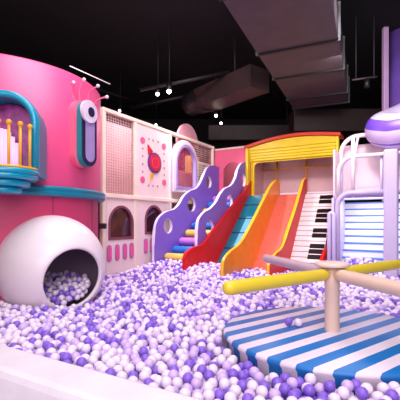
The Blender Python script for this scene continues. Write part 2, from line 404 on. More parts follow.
for (px, py) in ((148.8, 139), (153, 140.5), (158, 142), (142.6, 148.5), (142.6, 156), (142.5, 164), (142.5, 171.5), (163.8, 154), (163.9, 161), (164, 168), (164, 175), (148.5, 185.5), (153, 186), (157.5, 186.3)):
    a, z = spot(px, py); b = new_bm(); plate(b, [ellipse(a, z, 0.026, 0.026, 10)], 0.02, 0.03, SP(0), 0, 0); part('small_dot', b, 'dot_mauve', gp, 'small mauve dot')
# lavender arched frame module
am = thing('arch_frame_panel', 'white and lavender arched window frame with pink netting inside', 'window frame', (0.05, -(on_s(183, 170, 0.05)[0]), RZ1), 'play')
a1, zt = on_s(171.5, 150, 0.06); a0 = on_s(196.5, 150, 0.06)[0]; zt = on_s(184, 140.5, 0.06)[1]; zb = on_s(184, 193, 0.06)[1]
b = new_bm(); plate(b, [arch(a0, a1, zb, zt, 20), arch(a0+0.12, a1-0.12, zb+0.10, zt-0.13, 20)], 0.0, 0.09, SP(0.02), 0, 1, 0.015); fr_ = part('outer_frame', b, ['white_frame', 'lav_frame'], am, 'white arch')
b = new_bm(); plate(b, [arch(a0+0.10, a1-0.10, zb+0.08, zt-0.11, 20), arch(a0+0.165, a1-0.165, zb+0.15, zt-0.18, 20)], 0.02, 0.12, SP(0.02), 0, 0); part('inner_frame', b, 'lav_frame', am, 'lavender inner arch')
b = new_bm(); net(b, SP(0.03), a0+0.14, a1-0.14, zb+0.12, zt-0.16, 14, 24, 0.006); part('netting', b, 'dot_pink', am, 'fine pink netting')
b = new_bm(); box(b, -0.45, -0.2, -0.85, -0.42, 2.35, 2.85, bev=0.03); solo('foam_block', b, 'yellow_block', 'yellow padded block behind the arched lavender frame', 'padding', (-0.3, -0.63, 2.35), 'play')
b = new_bm(); plate(b, [[(0.1, 1.47), (tc_-0.1, 1.47), (tc_-0.1, 2.45), (0.1, 2.45)]], -0.62, -0.56, SP(0), 0, 0); solo('foam_wall', b, 'panel_white', 'white padded wall behind the pink netting of the arched frame', 'padding', (-0.6, -1, 1.47), 'play')
n2 = thing('net_panel', 'diamond netting panel in the back corner beside the pink arch wall', 'net', (0, -0.5, RZ1), 'play')
b = new_bm(); net(b, SP(-0.02), 0.10, a0-0.03, RZ1+0.01, 2.6, 12, 16, 0.011); part('netting', b, 'cream', n2)
b = new_bm(); box(b, -0.05, 0.0, -a0+0.03, -0.10, 2.6, 2.66); part('net_bar', b, 'cream', n2)
b = new_bm(); net(b, SP(-0.02), 0.10, a0-0.03, 2.66, TOP-0.01, 12, 8, 0.007); part('upper_netting', b, 'net', n2)
# half disc on top
ac, zc = on_s(187.5, 143, -0.1)
b = new_bm(); plate(b, [[(ac+0.52*math.cos(PI*i/24), zc-0.06+0.56*math.sin(PI*i/24)) for i in range(25)]], -0.03, 0.03, SP(-0.1), 0, 0); solo('half_disc', b, 'disc_pink', 'dusty pink half-round board above the arched frame', 'board', (-0.1, -ac, zc-0.06), 'play')
# lower panels
for k, (pa, pb, w0, w1, wt, wb, ov, lab) in enumerate(((104.5, 133.5, 107.8, 131.5, 206.5, 238.5, ((109, 253.5), (117, 252.5), (124.6, 251.5), (131.3, 250.5)), 'white lower panel with arched window and pink ovals beside the white pod'),
                                   (135.5, 168.5, 144.2, 161, 206, 233, ((145.5, 246), (151.5, 245.3), (157.5, 244.5), (163.5, 243.7)), 'white lower panel with dark arched window beside the purple stair side'))):
    t1, t0_ = T0(pa), T0(pb)
    lp = thing('lower_panel', lab, 'wall panel', (0, -(t0_+t1)/2, -0.4), 'play', 'lower wall panels with arched windows')
    A1, A0 = T0(w0), T0(w1); Zt = on_s((w0+w1)/2, wt, 0)[1]; Zb = on_s((w0+w1)/2, wb, 0)[1]
    b = new_bm(); plate(b, [[(t0_+0.02, -0.4), (t1-0.02, -0.4), (t1-0.02, RZ0-0.005), (t0_+0.02, RZ0-0.005)], arch(A0, A1, Zb, Zt)], -0.03, 0.03, SP(0), 0, 0); part('board', b, 'panel_white', lp)
    b = new_bm(); plate(b, [arch(A0-0.02, A1+0.02, Zb-0.02, Zt+0.02), arch(A0+0.03, A1-0.03, Zb+0.03, Zt-0.03)], 0.0, 0.045, SP(0), 0, 0); w = part('window_frame', b, 'window_rim', lp, 'maroon arched window frame')
    b = new_bm(); plate(b, [arch(A0-0.01, A1+0.01, Zb-0.01, Zt+0.01)], -0.03, -0.01, SP(0), 0, 0); part('window_pane', b, 'window_dark', w, 'dark glossy window pane')
    for (px, py) in ov:
        a, z = on_s(px, py, 0.03)
        if a > t1-0.07: a = t1-0.1
        if a < t0_+0.07: a = t0_+0.09
        b = new_bm(); plate(b, [stadium(a, z, 0.062, 0.165)], 0.03, 0.045, SP(0), 0, 0); o_ = part('oval', b, 'oval_rim', lp, 'upright oval with pale rim')
        b = new_bm(); plate(b, [stadium(a, z, 0.046, 0.148)], 0.045, 0.052, SP(0), 0, 0); part('oval_face', b, 'oval_pink', o_, 'hot pink oval face')
n3 = thing('net_panel', 'brown lower netting panel behind the purple stair side', 'net', (0, -tc_/2, -0.4), 'play')
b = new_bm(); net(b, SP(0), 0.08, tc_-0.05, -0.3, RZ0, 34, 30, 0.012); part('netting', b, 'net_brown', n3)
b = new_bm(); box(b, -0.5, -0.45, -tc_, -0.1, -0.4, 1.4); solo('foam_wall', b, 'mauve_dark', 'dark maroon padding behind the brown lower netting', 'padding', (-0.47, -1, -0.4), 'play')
# small dark bracket by the tower
b = new_bm(); p = at(101.5, 226, 7.0); box(b, p.x-0.085, p.x+0.085, p.y-0.05, p.y+0.05, p.z-0.05, p.z+0.05, bev=0.01); tube(b, [p, (p.x-0.35, p.y+0.3, p.z)], 0.02, 8)
solo('bracket', b, 'black_box', 'small dark bracket between pink tower and arched window panel', 'bracket', tuple(p))
b = new_bm(); tube(b, [at(94.5, 200, 6.55), at(94.3, 212, 6.55), at(95, 222, 6.6), at(95.3, 250, 6.65)], 0.02, 8); solo('pipe', b, 'wall_pink', 'thin pink pipe standing at the right edge of the tower', 'pipe', tuple(at(95.3, 250, 6.65)))

# ================================================================== purple wavy stair
stair = thing('soft_stair', 'purple wavy-sided soft stair with padded coloured rolls', 'stair', (0.6, -1.5, -0.4), 'play')
SA, SB = 0.16, 1.02
def wavy(px_pts, s, holes, t_end):
    prof = smooth_line([on_s(x, y, s) for x, y in px_pts], 5)
    outer = [(prof[0][0], -0.4)]+prof+[(t_end, prof[-1][1]), (t_end, -0.4)]
    hs = []
    for (x, y, rx, ry) in holes:
        t, z = on_s(x, y, s); tl = on_s(x-rx, y, s)[0]; tr = on_s(x+rx, y, s)[0]
        zz = abs(on_s(x, y-ry, s)[1]-z); hs.append(ellipse(t, z, abs(tl-tr)/2, zz, 22))
    return [outer]+hs
A_ = [(154.5, 246), (155.3, 234), (156.5, 224.5), (160, 217), (167, 211.5), (175, 209), (180, 203.5), (184, 196.5), (190, 191), (197, 188), (201, 182.5), (204, 175.5), (207.5, 168), (211.5, 165.5), (215.5, 166)]
HA = [(168.3, 225.6, 4.4, 7.8), (191.8, 204.2, 3.8, 7.5), (209, 182, 2.6, 6.2)]
B_ = [(197.6, 240), (198, 229), (199.5, 219), (205, 212), (211, 208.5), (217, 201.5), (221, 193.8), (225.5, 188.5), (232, 185), (236, 178), (238.3, 169.5), (241.3, 164), (245, 162), (248, 163.5)]
HB = [(210, 228.6, 4.2, 8), (230, 202, 3.1, 7.4), (243.8, 180, 2.3, 6.5)]
b = new_bm(); plate(b, wavy(A_, SA+0.04, HA, 0.0), -0.04, 0.04, SP(SA), 0, 1, 0.008); part('side_panel', b, ['purple_panel', 'white_edge'], stair, 'purple wavy side with three holes beside the panel wall')
b = new_bm(); plate(b, wavy(B_, SB+0.04, HB, -0.02), -0.04, 0.04, SP(SB), 0, 1, 0.008); part('side_panel', b, ['purple_panel', 'white_edge'], stair, 'purple wavy side with three holes beside the red slide')
rolls = [(164.5, 257), (172.5, 249.8), (179, 241.3), (185.3, 233.5), (191.3, 226), (197, 219), (202.3, 212), (207.3, 205.5), (212.3, 199.5)]
line = []
for i, (px, py) in enumerate(rolls):
    t, z = on_s(px+1.5, py, SA+0.05); line.append((t, z))
    b = new_bm(); tube(b, [(SA+0.05, -t, z), (SA+0.09, -t, z), (SB-0.09, -t, z), (SB-0.05, -t, z)], [0.075, 0.098, 0.098, 0.075], 20)
    cn = ('yellow', 'blue', 'pink')[i % 3]
    part('step_roll', b, 'roll_'+cn, stair, 'padded %s step roll' % ('lilac pink' if cn == 'pink' else cn))
b = new_bm(); plate(b, [[(t-0.05, z-0.08) for t, z in line]+[(0.02, line[-1][1]), (0.02, -0.4), (line[0][0], -0.4)]], SA+0.05, SB-0.05, SP(0), 0, 0); part('step_base', b, 'purple_ring', stair)

# ================================================================== pink arch wall
pw = thing('arch_wall', 'hot pink wall panel with arched doorway above the purple stair', 'wall panel', (0.55, 0.03, -0.4), 'play')
b = new_bm(); plate(b, [[(0.05, -0.4), (1.06, -0.4), (1.06, 3.08), (0.05, 3.08)], arch(0.31, 0.93, 1.62, 2.70)], -0.03, 0.03, TP(-0.06), 0, 0); part('board', b, 'wall_pink', pw)
b = new_bm(); box(b, 0.05, 1.06, 0.02, 0.10, 3.08, 3.13, bev=0.01); part('cap_rail', b, 'cream', pw)
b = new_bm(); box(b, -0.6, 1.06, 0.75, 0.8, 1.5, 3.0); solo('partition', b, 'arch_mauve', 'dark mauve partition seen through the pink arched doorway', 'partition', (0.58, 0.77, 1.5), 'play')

# ================================================================== three-lane slide
DZ = 1.72
slide = thing('triple_slide', 'three-lane slide: teal, salmon and piano-key lanes', 'slide', (2.3, -1.5, -0.4), 'play')
def side(px_pts, s, tback, name, mats, label, th=0.035):
    prof = smooth_line([on_s(x, y, s) for x, y in px_pts], 5)
    poly = [(prof[0][0], -0.4)]+prof+[(tback, prof[-1][1]), (tback, -0.4)]
    b = new_bm(); plate(b, [poly], -th, th, SP(s), 0, 1, 0.008); part(name, b, mats, slide, label)
side([(183.6, 262), (184, 257), (186.3, 251.5), (193.5, 247), (202.5, 243.5), (212, 231), (229, 209.5), (241.5, 193.5), (248, 184), (251, 181)], 1.12, -0.1, 'side_panel', ['slide_red', 'slide_red'], 'red outer slide side')
side([(222, 270), (222.5, 262), (225, 256.5), (230.5, 250.5), (240, 242.5), (252, 221.5), (266, 193.5), (271.5, 184), (275.5, 180.3), (278.5, 180.5)], 1.97, -0.06, 'divider', ['slide_orange', 'edge_yellow'], 'orange-yellow divider between teal and salmon lanes')
side([(268, 268), (269, 262.5), (275, 253.5), (282, 246.5), (287.5, 230), (295, 207.5), (299.5, 192), (302.5, 181.5), (304.5, 178.5), (305.6, 178)], 2.685, -0.03, 'divider', ['slide_red', 'edge_yellow'], 'red divider with yellow edge between salmon and piano lanes')
side([(320.5, 263), (322, 257), (325, 250), (328, 245.5), (331, 242), (335, 232)], 3.47, 0.0, 'side_panel', ['slide_red', 'slide_red'], 'red outer side right of the piano lane')
def lane(s0, s1, t1, name, mi, label, mats):
    b = new_bm(); prof = [(-0.02, DZ), (0.06, DZ)]; k = 24
    for i in range(k+1):
        q = i/k; prof.append((0.12+(t1-0.12)*q, DZ-0.05-(DZ-0.05)*q))
    prof += [(t1+0.15, -0.09), (t1+0.45, -0.13), (t1+0.45, -0.3), (-0.02, -0.3)]
    plate(b, [prof], s0, s1, SP(0), 0, 0)
    return part(name, b, mats, slide, label), (lambda t: DZ-0.05-(DZ-0.05)*(t-0.12)/(t1-0.12))
tl, zf = lane(1.155, 1.935, 1.98, 'slide_lane', 0, 'teal slide lane', 'slide_teal')
for t in (0.35, 0.75, 1.15, 1.55):                           # cross seams
    b = new_bm(); plate(b, [[(t, zf(t)+0.004), (t+0.03, zf(t+0.03)+0.004), (t+0.03, zf(t+0.03)-0.02), (t, zf(t)-0.02)]], 1.16, 1.93, SP(0), 0, 0); part('seam', b, 'navy', tl, 'dark cross seam')
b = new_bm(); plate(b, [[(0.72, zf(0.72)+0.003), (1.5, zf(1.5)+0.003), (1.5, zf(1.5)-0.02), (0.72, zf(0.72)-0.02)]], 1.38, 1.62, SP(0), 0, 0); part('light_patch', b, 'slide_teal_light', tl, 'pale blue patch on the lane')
sl, zf = lane(2.005, 2.65, 1.78, 'slide_lane', 0, 'salmon pink slide lane', 'salmon')
for t in (0.3, 0.62, 0.95, 1.3):
    for s in (2.2, 2.5):
        b = new_bm(); c = Vector((s, -t, zf(t)+0.004)); ball(b, c, 0.012, 1); part('bolt', b, 'bolt', sl, 'small bolt')
pl, zf = lane(2.72, 3.435, 1.52, 'slide_lane', 0, 'piano-key slide lane', 'key_gap')
t1 = 1.52; nk = 15; dt = (t1-0.08)/nk
def slab(bm, t, w, s0, s1, h0, h1): plate(bm, [[(t, zf(t)+h1), (t+w, zf(t+w)+h1), (t+w, zf(t+w)+h0), (t, zf(t)+h0)]], s0, s1, SP(0), 0, 0)
for i in range(nk):
    t = 0.1+dt*i
    b = new_bm(); slab(b, t, dt*0.80, 2.725, 3.43, -0.02, 0.012); part('white_key', b, 'key_white', pl, 'white piano key')
for i in range(nk-1):
    if i % 7 in (2, 6): continue
    t = 0.1+dt*(i+0.62)
    b = new_bm(); slab(b, t, dt*0.66, 3.10, 3.42, 0.0, 0.035); part('black_key', b, 'key_black', pl, 'black piano key')

# ================================================================== yellow canopy and slide deck
can = thing('slide_canopy', 'yellow arched canopy with red top edge over the slides', 'canopy', (2.28, 0.0, DZ), 'play')
s0, s1 = on_t(245.5, 170, 0.08)[0], 3.52
def arc_top(sa, sb, zl, zr, zp, n=20):
    out = []
    for i in range(n+1):
        q = i/n; out.append((sa+(sb-sa)*q, zl+(zr-zl)*q+(zp-(zl+zr)/2)*math.sin(PI*q)))
    return out
def portal(sa, sb, wl, wr, top, ztop, zbot, rr=0.12):
    inner = []
    for i in range(7): a = math.radians(90*i/6); inner.append((sb-wr-rr+rr*math.cos(a), ztop-rr+rr*math.sin(a)))
    for i in range(7): a = math.radians(90+90*i/6); inner.append((sa+wl+rr+rr*math.cos(a), ztop-rr+rr*math.sin(a)))
    return [(sa, zbot)]+top+[(sb, zbot), (sb-wr, zbot)]+inner+[(sa+wl, zbot)]
tops = arc_top(s0, s1, 3.02, 3.10, 3.21)
for (sa, sb, zz) in ((s0, s0+0.075, 3.03), (s1-0.065, s1, 3.09)):
    b = new_bm(); box(b, sa, sb, -0.09, 0.06, DZ, zz, bev=0.012); part('front_post', b, 'canopy_yellow', can, 'yellow front post')
for i, (zb_, t_) in enumerate(((2.965, 0.03), (2.885, 0.0), (2.81, -0.03), (2.745, -0.06), (2.68, -0.09))):
    b = new_bm(); tp = arc_top(s0+0.05, s1-0.045, 3.03, 3.11, 3.20)
    plate(b, [[(s0+0.05, zb_)]+tp+[(s1-0.045, zb_)]], -0.05-0.008*i, 0.0, TP(t_), 0, 1, 0.012); part('awning_step', b, ['canopy_yellow', 'canopy_yellow'], can, 'stepped yellow awning board')
b = new_bm(); tp = [(s0+0.06, 2.72), (s1-0.05, 2.72)]
plate(b, [portal(s0+0.06, s1-0.05, 0.10, 0.05, tp, 2.645, DZ, 0.13)], -0.20, -0.15, TP(0.0), 0, 0); part('inner_frame', b, 'canopy_yellow', can, 'inner yellow frame with rounded corners')
b = new_bm(); up_ = arc_top(s0-0.04, s1+0.04, 3.02, 3.10, 3.21); lo = [(a, z) for a, z in up_]; hi = [(a, z+0.075) for a, z in reversed(up_)]
plate(b, [lo+hi], -0.42, 0.08, TP(0.02), 0, 0); part('roof_edge', b, 'canopy_red', can, 'red arched roof edge')
dk = thing('slide_deck', 'deck with dusty mauve back panels and yellow rails under the canopy', 'deck', (2.3, 0.6, DZ-0.12), 'play')
b = new_bm(); box(b, 1.08, 3.52, 0.02, 1.2, DZ-0.12, DZ); part('deck_floor', b, 'pale_panel', dk)
b = new_bm(); box(b, 1.08, 3.6, 1.15, 1.2, DZ, 3.0); part('back_panel', b, 'back_mauve', dk)
b = new_bm(); box(b, 1.08, 1.11, 0.22, 1.15, DZ, 3.0); part('end_panel', b, 'back_mauve', dk)
b = new_bm(); box(b, 3.50, 3.54, 0.45, 1.15, DZ, 2.95); part('end_panel', b, 'pale_panel', dk)
for s in (1.52, 2.42): b = new_bm(); tube(b, [(s, 1.1, DZ), (s, 1.1, 2.95)], 0.03, 10); part('rail_post', b, 'rail_yellow', dk, 'yellow upright rail')
b = new_bm(); tube(b, [(1.1, 1.08, 2.55), (3.5, 1.08, 2.55)], 0.02, 8); part('cross_rail', b, 'rail_yellow', dk, 'yellow cross rail')
b = new_bm(); box(b, 1.1, 3.5, 1.05, 1.14, DZ, DZ+0.13, bev=0.02); part('kick_pad', b, 'white_edge', dk, 'pale pad along the foot of the panel')

# ================================================================== lavender doorway, striped stairs, cage, column
FT = 1.6
door = thing('doorway_frame', 'lavender rounded doorway frame in front of blue-striped steps', 'doorway', (4.1, -FT, -0.4), 'play')
sL = on_t(335, 240, FT)[0]; sR = on_t(385, 240, FT)[0]; zT = on_t(355, 193, FT)[1]
def hoop(bm, sa, sb, zb, zt, t, r, rad, n=8, right=True):
    pts = [(sa, -t, zb), (sa, -t, zt-rad)]+[(sa+rad-rad*math.cos(PI/2*i/n), -t, zt-rad+rad*math.sin(PI/2*i/n)) for i in range(1, n+1)]
    pts += [(sb, -t, zt)] if not right else [(sb-rad+rad*math.sin(PI/2*i/n), -t, zt-rad+rad*math.cos(PI/2*i/n)) for i in range(0, n+1)]+[(sb, -t, zb)]
    tube(bm, pts, r, 12)
b = new_bm(); hoop(b, sL+0.05, sR, -0.4, zT, FT, 0.055, 0.26, right=False); part('front_hoop', b, 'lav_post', door, 'lavender front hoop')
b = new_bm(); hoop(b, sL+0.02, sR, -0.4, zT+0.02, FT-0.16, 0.045, 0.28, right=False); part('rear_hoop', b, 'lav_post_light', door, 'paler rear hoop')
b = new_bm(); hoop(b, sL-0.09, sL+0.0, -0.4, on_t(331, 213, FT+0.12)[1], FT+0.12, 0.04, 0.045); part('side_hoop', b, 'lav_post_light', door, 'short pale hoop at the side')
b = new_bm(); box(b, sL-0.06, sL-0.01, -FT-0.05, -0.4, -0.4, 1.5, bev=0.01); part('side_wall', b, 'lav_post_light', door)
cage = thing('hoop_cage', 'white rounded hoop cage with pale panels above the striped steps', 'cage', (4.1, -FT+0.2, 1.5), 'play')
zU = on_t(360, 156, FT-0.15)[1]; zV = on_t(365, 135, FT-0.75)[1]
sU = on_t(338.5, 170, FT-0.15)[0]; sV = on_t(341, 150, FT-0.75)[0]
b = new_bm(); hoop(b, sU, 5.0, 1.5, zU, FT-0.15, 0.04, 0.3, right=False); part('lower_hoop', b, 'cage_white', cage, 'white hoop')
b = new_bm(); hoop(b, sU+0.03, 5.0, 1.5, zU+0.03, FT-0.32, 0.022, 0.3, right=False); part('thin_hoop', b, 'lav_post_light', cage, 'thin pale hoop')
b = new_bm(); hoop(b, sV, 5.15, 1.5, zV, FT-0.75, 0.045, 0.36, right=False); part('upper_hoop', b, 'cage_white', cage, 'tall white hoop at the back')
sB = on_t(353, 165, FT-0.13)[0]; b = new_bm(); tube(b, [(sB, -FT+0.13, 1.5), (sB, -FT+0.13, on_t(353, 137, FT-0.13)[1])], 0.035, 10); part('upright', b, 'cage_white', cage, 'white upright bar')
sB2 = on_t(381.5, 165, FT-0.2)[0]; b = new_bm(); tube(b, [(sB2, -FT+0.2, 1.5), (sB2, -FT+0.2, zU)], 0.025, 10); part('upright', b, 'lav_post_light', cage, 'thin upright bar')
for s_, za, zb_, tt in ((sU, zU-0.3, zV-0.36, 0),):
    b = new_bm(); tube(b, [(sU+0.3, -FT+0.15, zU), (sV+0.36, -FT+0.75, zV)], 0.03, 8); part('link_bar', b, 'cage_white', cage)
b = new_bm(); box(b, sV-0.05, 5.2, -FT+1.0, -FT+1.05, 1.5, zV-0.15); part('back_panel', b, 'pale_panel', cage, 'pale pink back panel')
b = new_bm(); box(b, sV-0.06, sV-0.02, -FT+0.2, -FT+1.0, 1.5, zV-0.35); part('side_panel', b, 'pale_panel', cage, 'pale pink side panel')
b = new_bm(); box(b, sV-0.05, 4.6, -FT+0.2, -FT+1.0, 1.5, 1.55); part('cage_floor', b, 'lav_post_light', cage)
st2 = thing('striped_steps', 'white steps with blue nosings behind the lavender doorway', 'stairs', (4.4, -0.3, -0.4), 'play')
for i in range(9):
    z1 = 0.22+i*0.158; t = 0.75-i*0.13
    b = new_bm(); box(b, 3.53, 5.9, -t, -t+1.4, -0.4 if i == 0 else z1-0.158, z1-0.02); r_ = part('step', b, 'step_white', st2, 'white step')
    b = new_bm(); box(b, 3.53, 5.9, -t-0.02, -t+1.4, z1-0.034, z1, bev=0.006); part('nosing', b, 'step_blue', r_, 'blue step nosing')
# square column
sP = on_t(391, 240, FT)[0]
b = new_bm(); zc_ = on_t(389, 150, FT)[1]; box(b, sP-0.125, sP+0.125, -FT-0.125, -FT+0.125, -0.4, zc_, bev=0.035)
solo('support_column', b, 'lav_post', 'thick lavender column right of the doorway under the striped tube', 'column', (sP, -FT, -0.4), 'play')
b = new_bm(); tube(b, [(sP+0.1, -FT, zT), (sP+1.6, -FT, zT)], 0.055, 12); solo('cross_bar', b, 'lav_post', 'lavender horizontal bar right of the thick column', 'bar', (sP+0.1, -FT, zT), 'play')
# striped tube
tubeT = thing('tube_slide', 'fat bent lavender tube with purple stripes above the thick column', 'tube', tuple(at(388, 150, 7.2)))
hc = at(407, 130, 7.75); hr = 0.45; pts = []
for i in range(33):
    a = math.radians(-75+(-240)*i/32)                        # from the front right round the left to the back right, rising
    q = i/32
    pts.append((hc.x+hr*math.cos(a), hc.y+hr*math.sin(a), hc.z-0.10+0.75*max(0, q-0.28)**1.15))
b = new_bm(); nn = 48; tube(b, pts, 0.345, nn)
b.faces.index_update()
for f in b.faces:                                            # stripes run along the tube: top, shoulder, flank, belly
    k = f.index % nn; a = (k+0.5)/nn*360; a = min(a, 360-a)
    f.material_index = 0 if a < 62 else 1 if a < 98 else 2 if a < 140 else 1 if a < 152 else 2
part('tube_body', b, ['tube_grey', 'tube_purple', 'tube_lavender'], tubeT, 'striped lavender tube bend')
# tall glossy column behind
b = new_bm(); c = at(403, 222, 9.3); lathe(b, [(0.001, 1.49), (0.36, 1.49), (0.36, 5.6), (0.001, 5.6)], 40, (c.x, c.y, 0)); solo('glossy_column', b, 'column_purple', 'tall glossy purple column in the upper right corner', 'column', (c.x, c.y, 1.49))
b = new_bm(); c = at(385.3, 222, 9.0); box(b, c.x-0.06, c.x+0.06, c.y-0.06, c.y+0.06, 1.49, 5.6, bev=0.015); solo('edge_post', b, 'column_pink', 'slim pinkish post left of the glossy purple column', 'post', (c.x, c.y, 1.49))

# ================================================================== carousel with arms
HX, HY = 1.217, 3.5
car = thing('carousel', 'striped round carousel with four padded arms on a cream pole', 'carousel', (HX, HY, -0.4))
b = new_bm(); lathe(b, [(0.001, -0.4), (0.95, -0.4), (0.98, -0.06), (1.0, -0.035), (1.0, -0.02), (0.985, 0.0), (0.001, 0.0)], 72, (HX, HY, 0))
pf = part('platform', b, 'stripes', car, 'blue and white striped round platform')
b = new_bm(); lathe(b, [(0.066, 0.0), (0.066, 0.40), (0.069, 0.405), (0.069, 0.62), (0.001, 0.62)], 32, (HX, HY, 0)); part('pole', b, 'arm_cream', car, 'cream padded pole')
b = new_bm(); lathe(b, [(0.001, 0.592), (0.145, 0.592), (0.155, 0.60), (0.155, 0.622), (0.142, 0.632), (0.001, 0.635)], 36, (HX, HY, 0)); part('hub', b, 'hub', car, 'cream hub plate')
AZ = 0.525
for (dx, dy, L, m_, lab, r0, r1) in ((-1.04, -0.79, 1.27, 'arm_yellow', 'yellow arm reaching to the front left', 0.054, 0.054), (1.04, 0.79, 1.27, 'arm_yellow', 'yellow arm reaching to the back right', 0.054, 0.054),
                             (-0.36, 1.49, 1.50, 'arm_mauve', 'dull mauve arm pointing to the slides', 0.054, 0.054), (0.36, -1.49, 1.48, 'arm_cream', 'cream arm reaching to the front right', 0.056, 0.056)):
    d = Vector((dx, dy, 0)).normalized(); c = Vector((HX, HY, AZ))
    b = new_bm(); tube(b, [c+d*0.09, c+d*0.14, c+d*0.16, c+d*(L-0.03), c+d*L], [r0*0.7, r0*0.95, r0, r1, r1*0.97], 24, cap='round'); part('arm', b, m_, car, lab)

# ================================================================== ceiling services
def frame_box(bm, p, axis, L, w, h):                        # box from p along a plan direction
    a = Vector((axis[0], axis[1], 0)).normalized(); n_ = Vector((-a.y, a.x, 0))
    vs = []
    for q in (0, L):
        for r in (-w/2, w/2):
            for z in (0, h): vs.append(bm.verts.new(Vector(p)+a*q+n_*r+Vector((0, 0, z))))
    for q in ((0,1,3,2),(4,6,7,5),(0,4,5,1),(2,3,7,6),(0,2,6,4),(1,5,7,3)): bm.faces.new([vs[i] for i in q])
DV = (0.5075, 0.8616)
d1 = thing('air_duct', 'large grey air duct under the ceiling above the canopy', 'duct', (2.0, 6.4, 4.05))
DD = Vector((0.404, 0.915, 0)); st_ = Vector((0.3, 3.5, 4.05))
b = new_bm(); frame_box(b, st_, DD, 7.1, 1.38, 0.6); part('duct_body', b, 'duct', d1)
for L in (1.5, 3.4, 4.7, 6.2, 7.0): b = new_bm(); q = st_+DD*L-Vector((0, 0, 0.03)); frame_box(b, q, DD, 0.06, 1.45, 0.66); part('flange', b, 'duct_dark', d1, 'dark flange')
for L in (3.0, 6.5):
    b = new_bm(); q = st_+DD*L
    tube(b, [(q.x, q.y, q.z+0.5), (q.x, q.y, 5.6)], 0.02, 6); part('hanger', b, 'duct_dark', d1)
def box_duct(p, Lx, h, label):
    o = thing('air_duct', label, 'duct', tuple(p))
    b = new_bm(); box(b, p.x, p.x+Lx, p.y, p.y+0.7, p.z, p.z+h, bev=0.03); part('duct_body', b, 'duct_brown', o)
    for q in (0.15, 0.85):
        b = new_bm(); tube(b, [(p.x+Lx*q, p.y+0.35, p.z+h-0.05), (p.x+Lx*q, p.y+0.35, 5.6)], 0.02, 6); part('hanger', b, 'duct_dark', o)
box_duct(at(294, 131, 11.0), 5.2, 0.66, 'brownish cross duct behind the canopy top')
box_duct(at(208, 140, 13.5), 3.4, 0.55, 'low brownish duct far behind the pink arch wall')
d3 = thing('air_duct', 'slanting brownish duct with round elbow above the panel wall', 'duct', tuple(at(225, 100, 9.5)))
pa, pb = at(260, 90, 8.6), at(203, 108, 10.2); dd = Vector((pb.x-pa.x, pb.y-pa.y, 0)); pa.z = pb.z = 4.0; q = pa.lerp(pb, 0.4)
b = new_bm(); tube(b, [(q.x, q.y, 4.4), (q.x, q.y, 5.6)], 0.02, 6); part('hanger', b, 'duct_dark', d3)
b = new_bm(); frame_box(b, pa, dd, dd.length, 0.62, 0.5); part('duct_body', b, 'duct_brown', d3)
b = new_bm(); e = pb+Vector((0, 0, 0.25)); tube(b, [e-dd.normalized()*0.15, e, e+Vector((-0.2, 0.1, 0)), e+Vector((-0.35, 0.3, -0.02))], [0.3, 0.33, 0.33, 0.30], 24); part('elbow', b, 'duct_dark', d3, 'dark round elbow')
for (pts, r, lab) in (((at(0, 60, 6), at(150, 105, 13)), 0.03, 'thin dark pipe crossing the ceiling above the tower'), ((at(140, 90, 9), at(230, 72, 9)), 0.045, 'dark ceiling pipe above the hanging lamps'), ((at(130, 108, 12), at(205, 92, 12)), 0.06, 'dark ceiling pipe behind the hanging lamps')):
    b = new_bm(); tube(b, pts, r, 10); solo('ceiling_pipe', b, 'duct_dark', lab, 'pipe', tuple(pts[0]))
b = new_bm(); tube(b, [at(70, 66, 7.5), at(110, 84, 9.0)], 0.011, 8); solo('light_strip', b, 'tube_light', 'thin white light strip under the ceiling beside the tower top', 'lamp', tuple(at(90, 75, 8.2)))
def spotlight(px, py, Y, warm, lab, big=1.0):
    p = at(px, py, Y)
    o = thing('spotlight', lab, 'lamp', tuple(p), group='hanging spotlights')
    b = new_bm(); tube(b, [p+Vector((0, 0.02, 0.03)), p+Vector((0, 0.12, 0.22*big))], 0.055*big, 14); part('housing', b, 'black_metal', o)
    b = new_bm(); tube(b, [p+Vector((0, 0.10, 0.2)), (p.x, p.y+0.1, 5.6)], 0.009, 6); part('rod', b, 'duct_dark', o)
    b = new_bm(); ball(b, p+Vector((0, 0, 0.02)), 0.042*big, 2); part('lens', b, 'lamp_warm' if warm else 'lamp_cool', o, 'glowing lens')
    return p
lamps = [spotlight(157.5, 95, 9.0, 0, 'left of the two bright bluish hanging spotlights'), spotlight(169, 92.5, 8.6, 0, 'right of the two bright bluish hanging spotlights', 1.2),
         spotlight(216, 116.5, 10.2, 1, 'upper warm spotlight under the round duct elbow'), spotlight(221, 124, 10.8, 1, 'lower warm spotlight under the round duct elbow', 0.9),
         spotlight(156, 125.5, 12.5, 1, 'small spotlight just above the game panel', 0.8), spotlight(119.5, 111.5, 11.0, 1, 'small spotlight just above the square netting', 0.9)]
tr = thing('track_light', 'black track lamp hanging right of the large duct', 'lamp', tuple(at(367, 84, 8.5)))
b = new_bm(); tube(b, [at(352, 80, 8.5), at(377, 76.5, 8.5)], 0.02, 8); part('track', b, 'duct', tr)
for px in (356, 374): b = new_bm(); q = at(px, 79, 8.5); tube(b, [q, (q.x, q.y, 5.6)], 0.008, 6); part('rod', b, 'duct', tr)
b = new_bm(); q = at(367, 79, 8.5); tube(b, [q, q-Vector((0, 0, 0.2))], 0.06, 14); part('housing', b, 'duct_dark', tr)

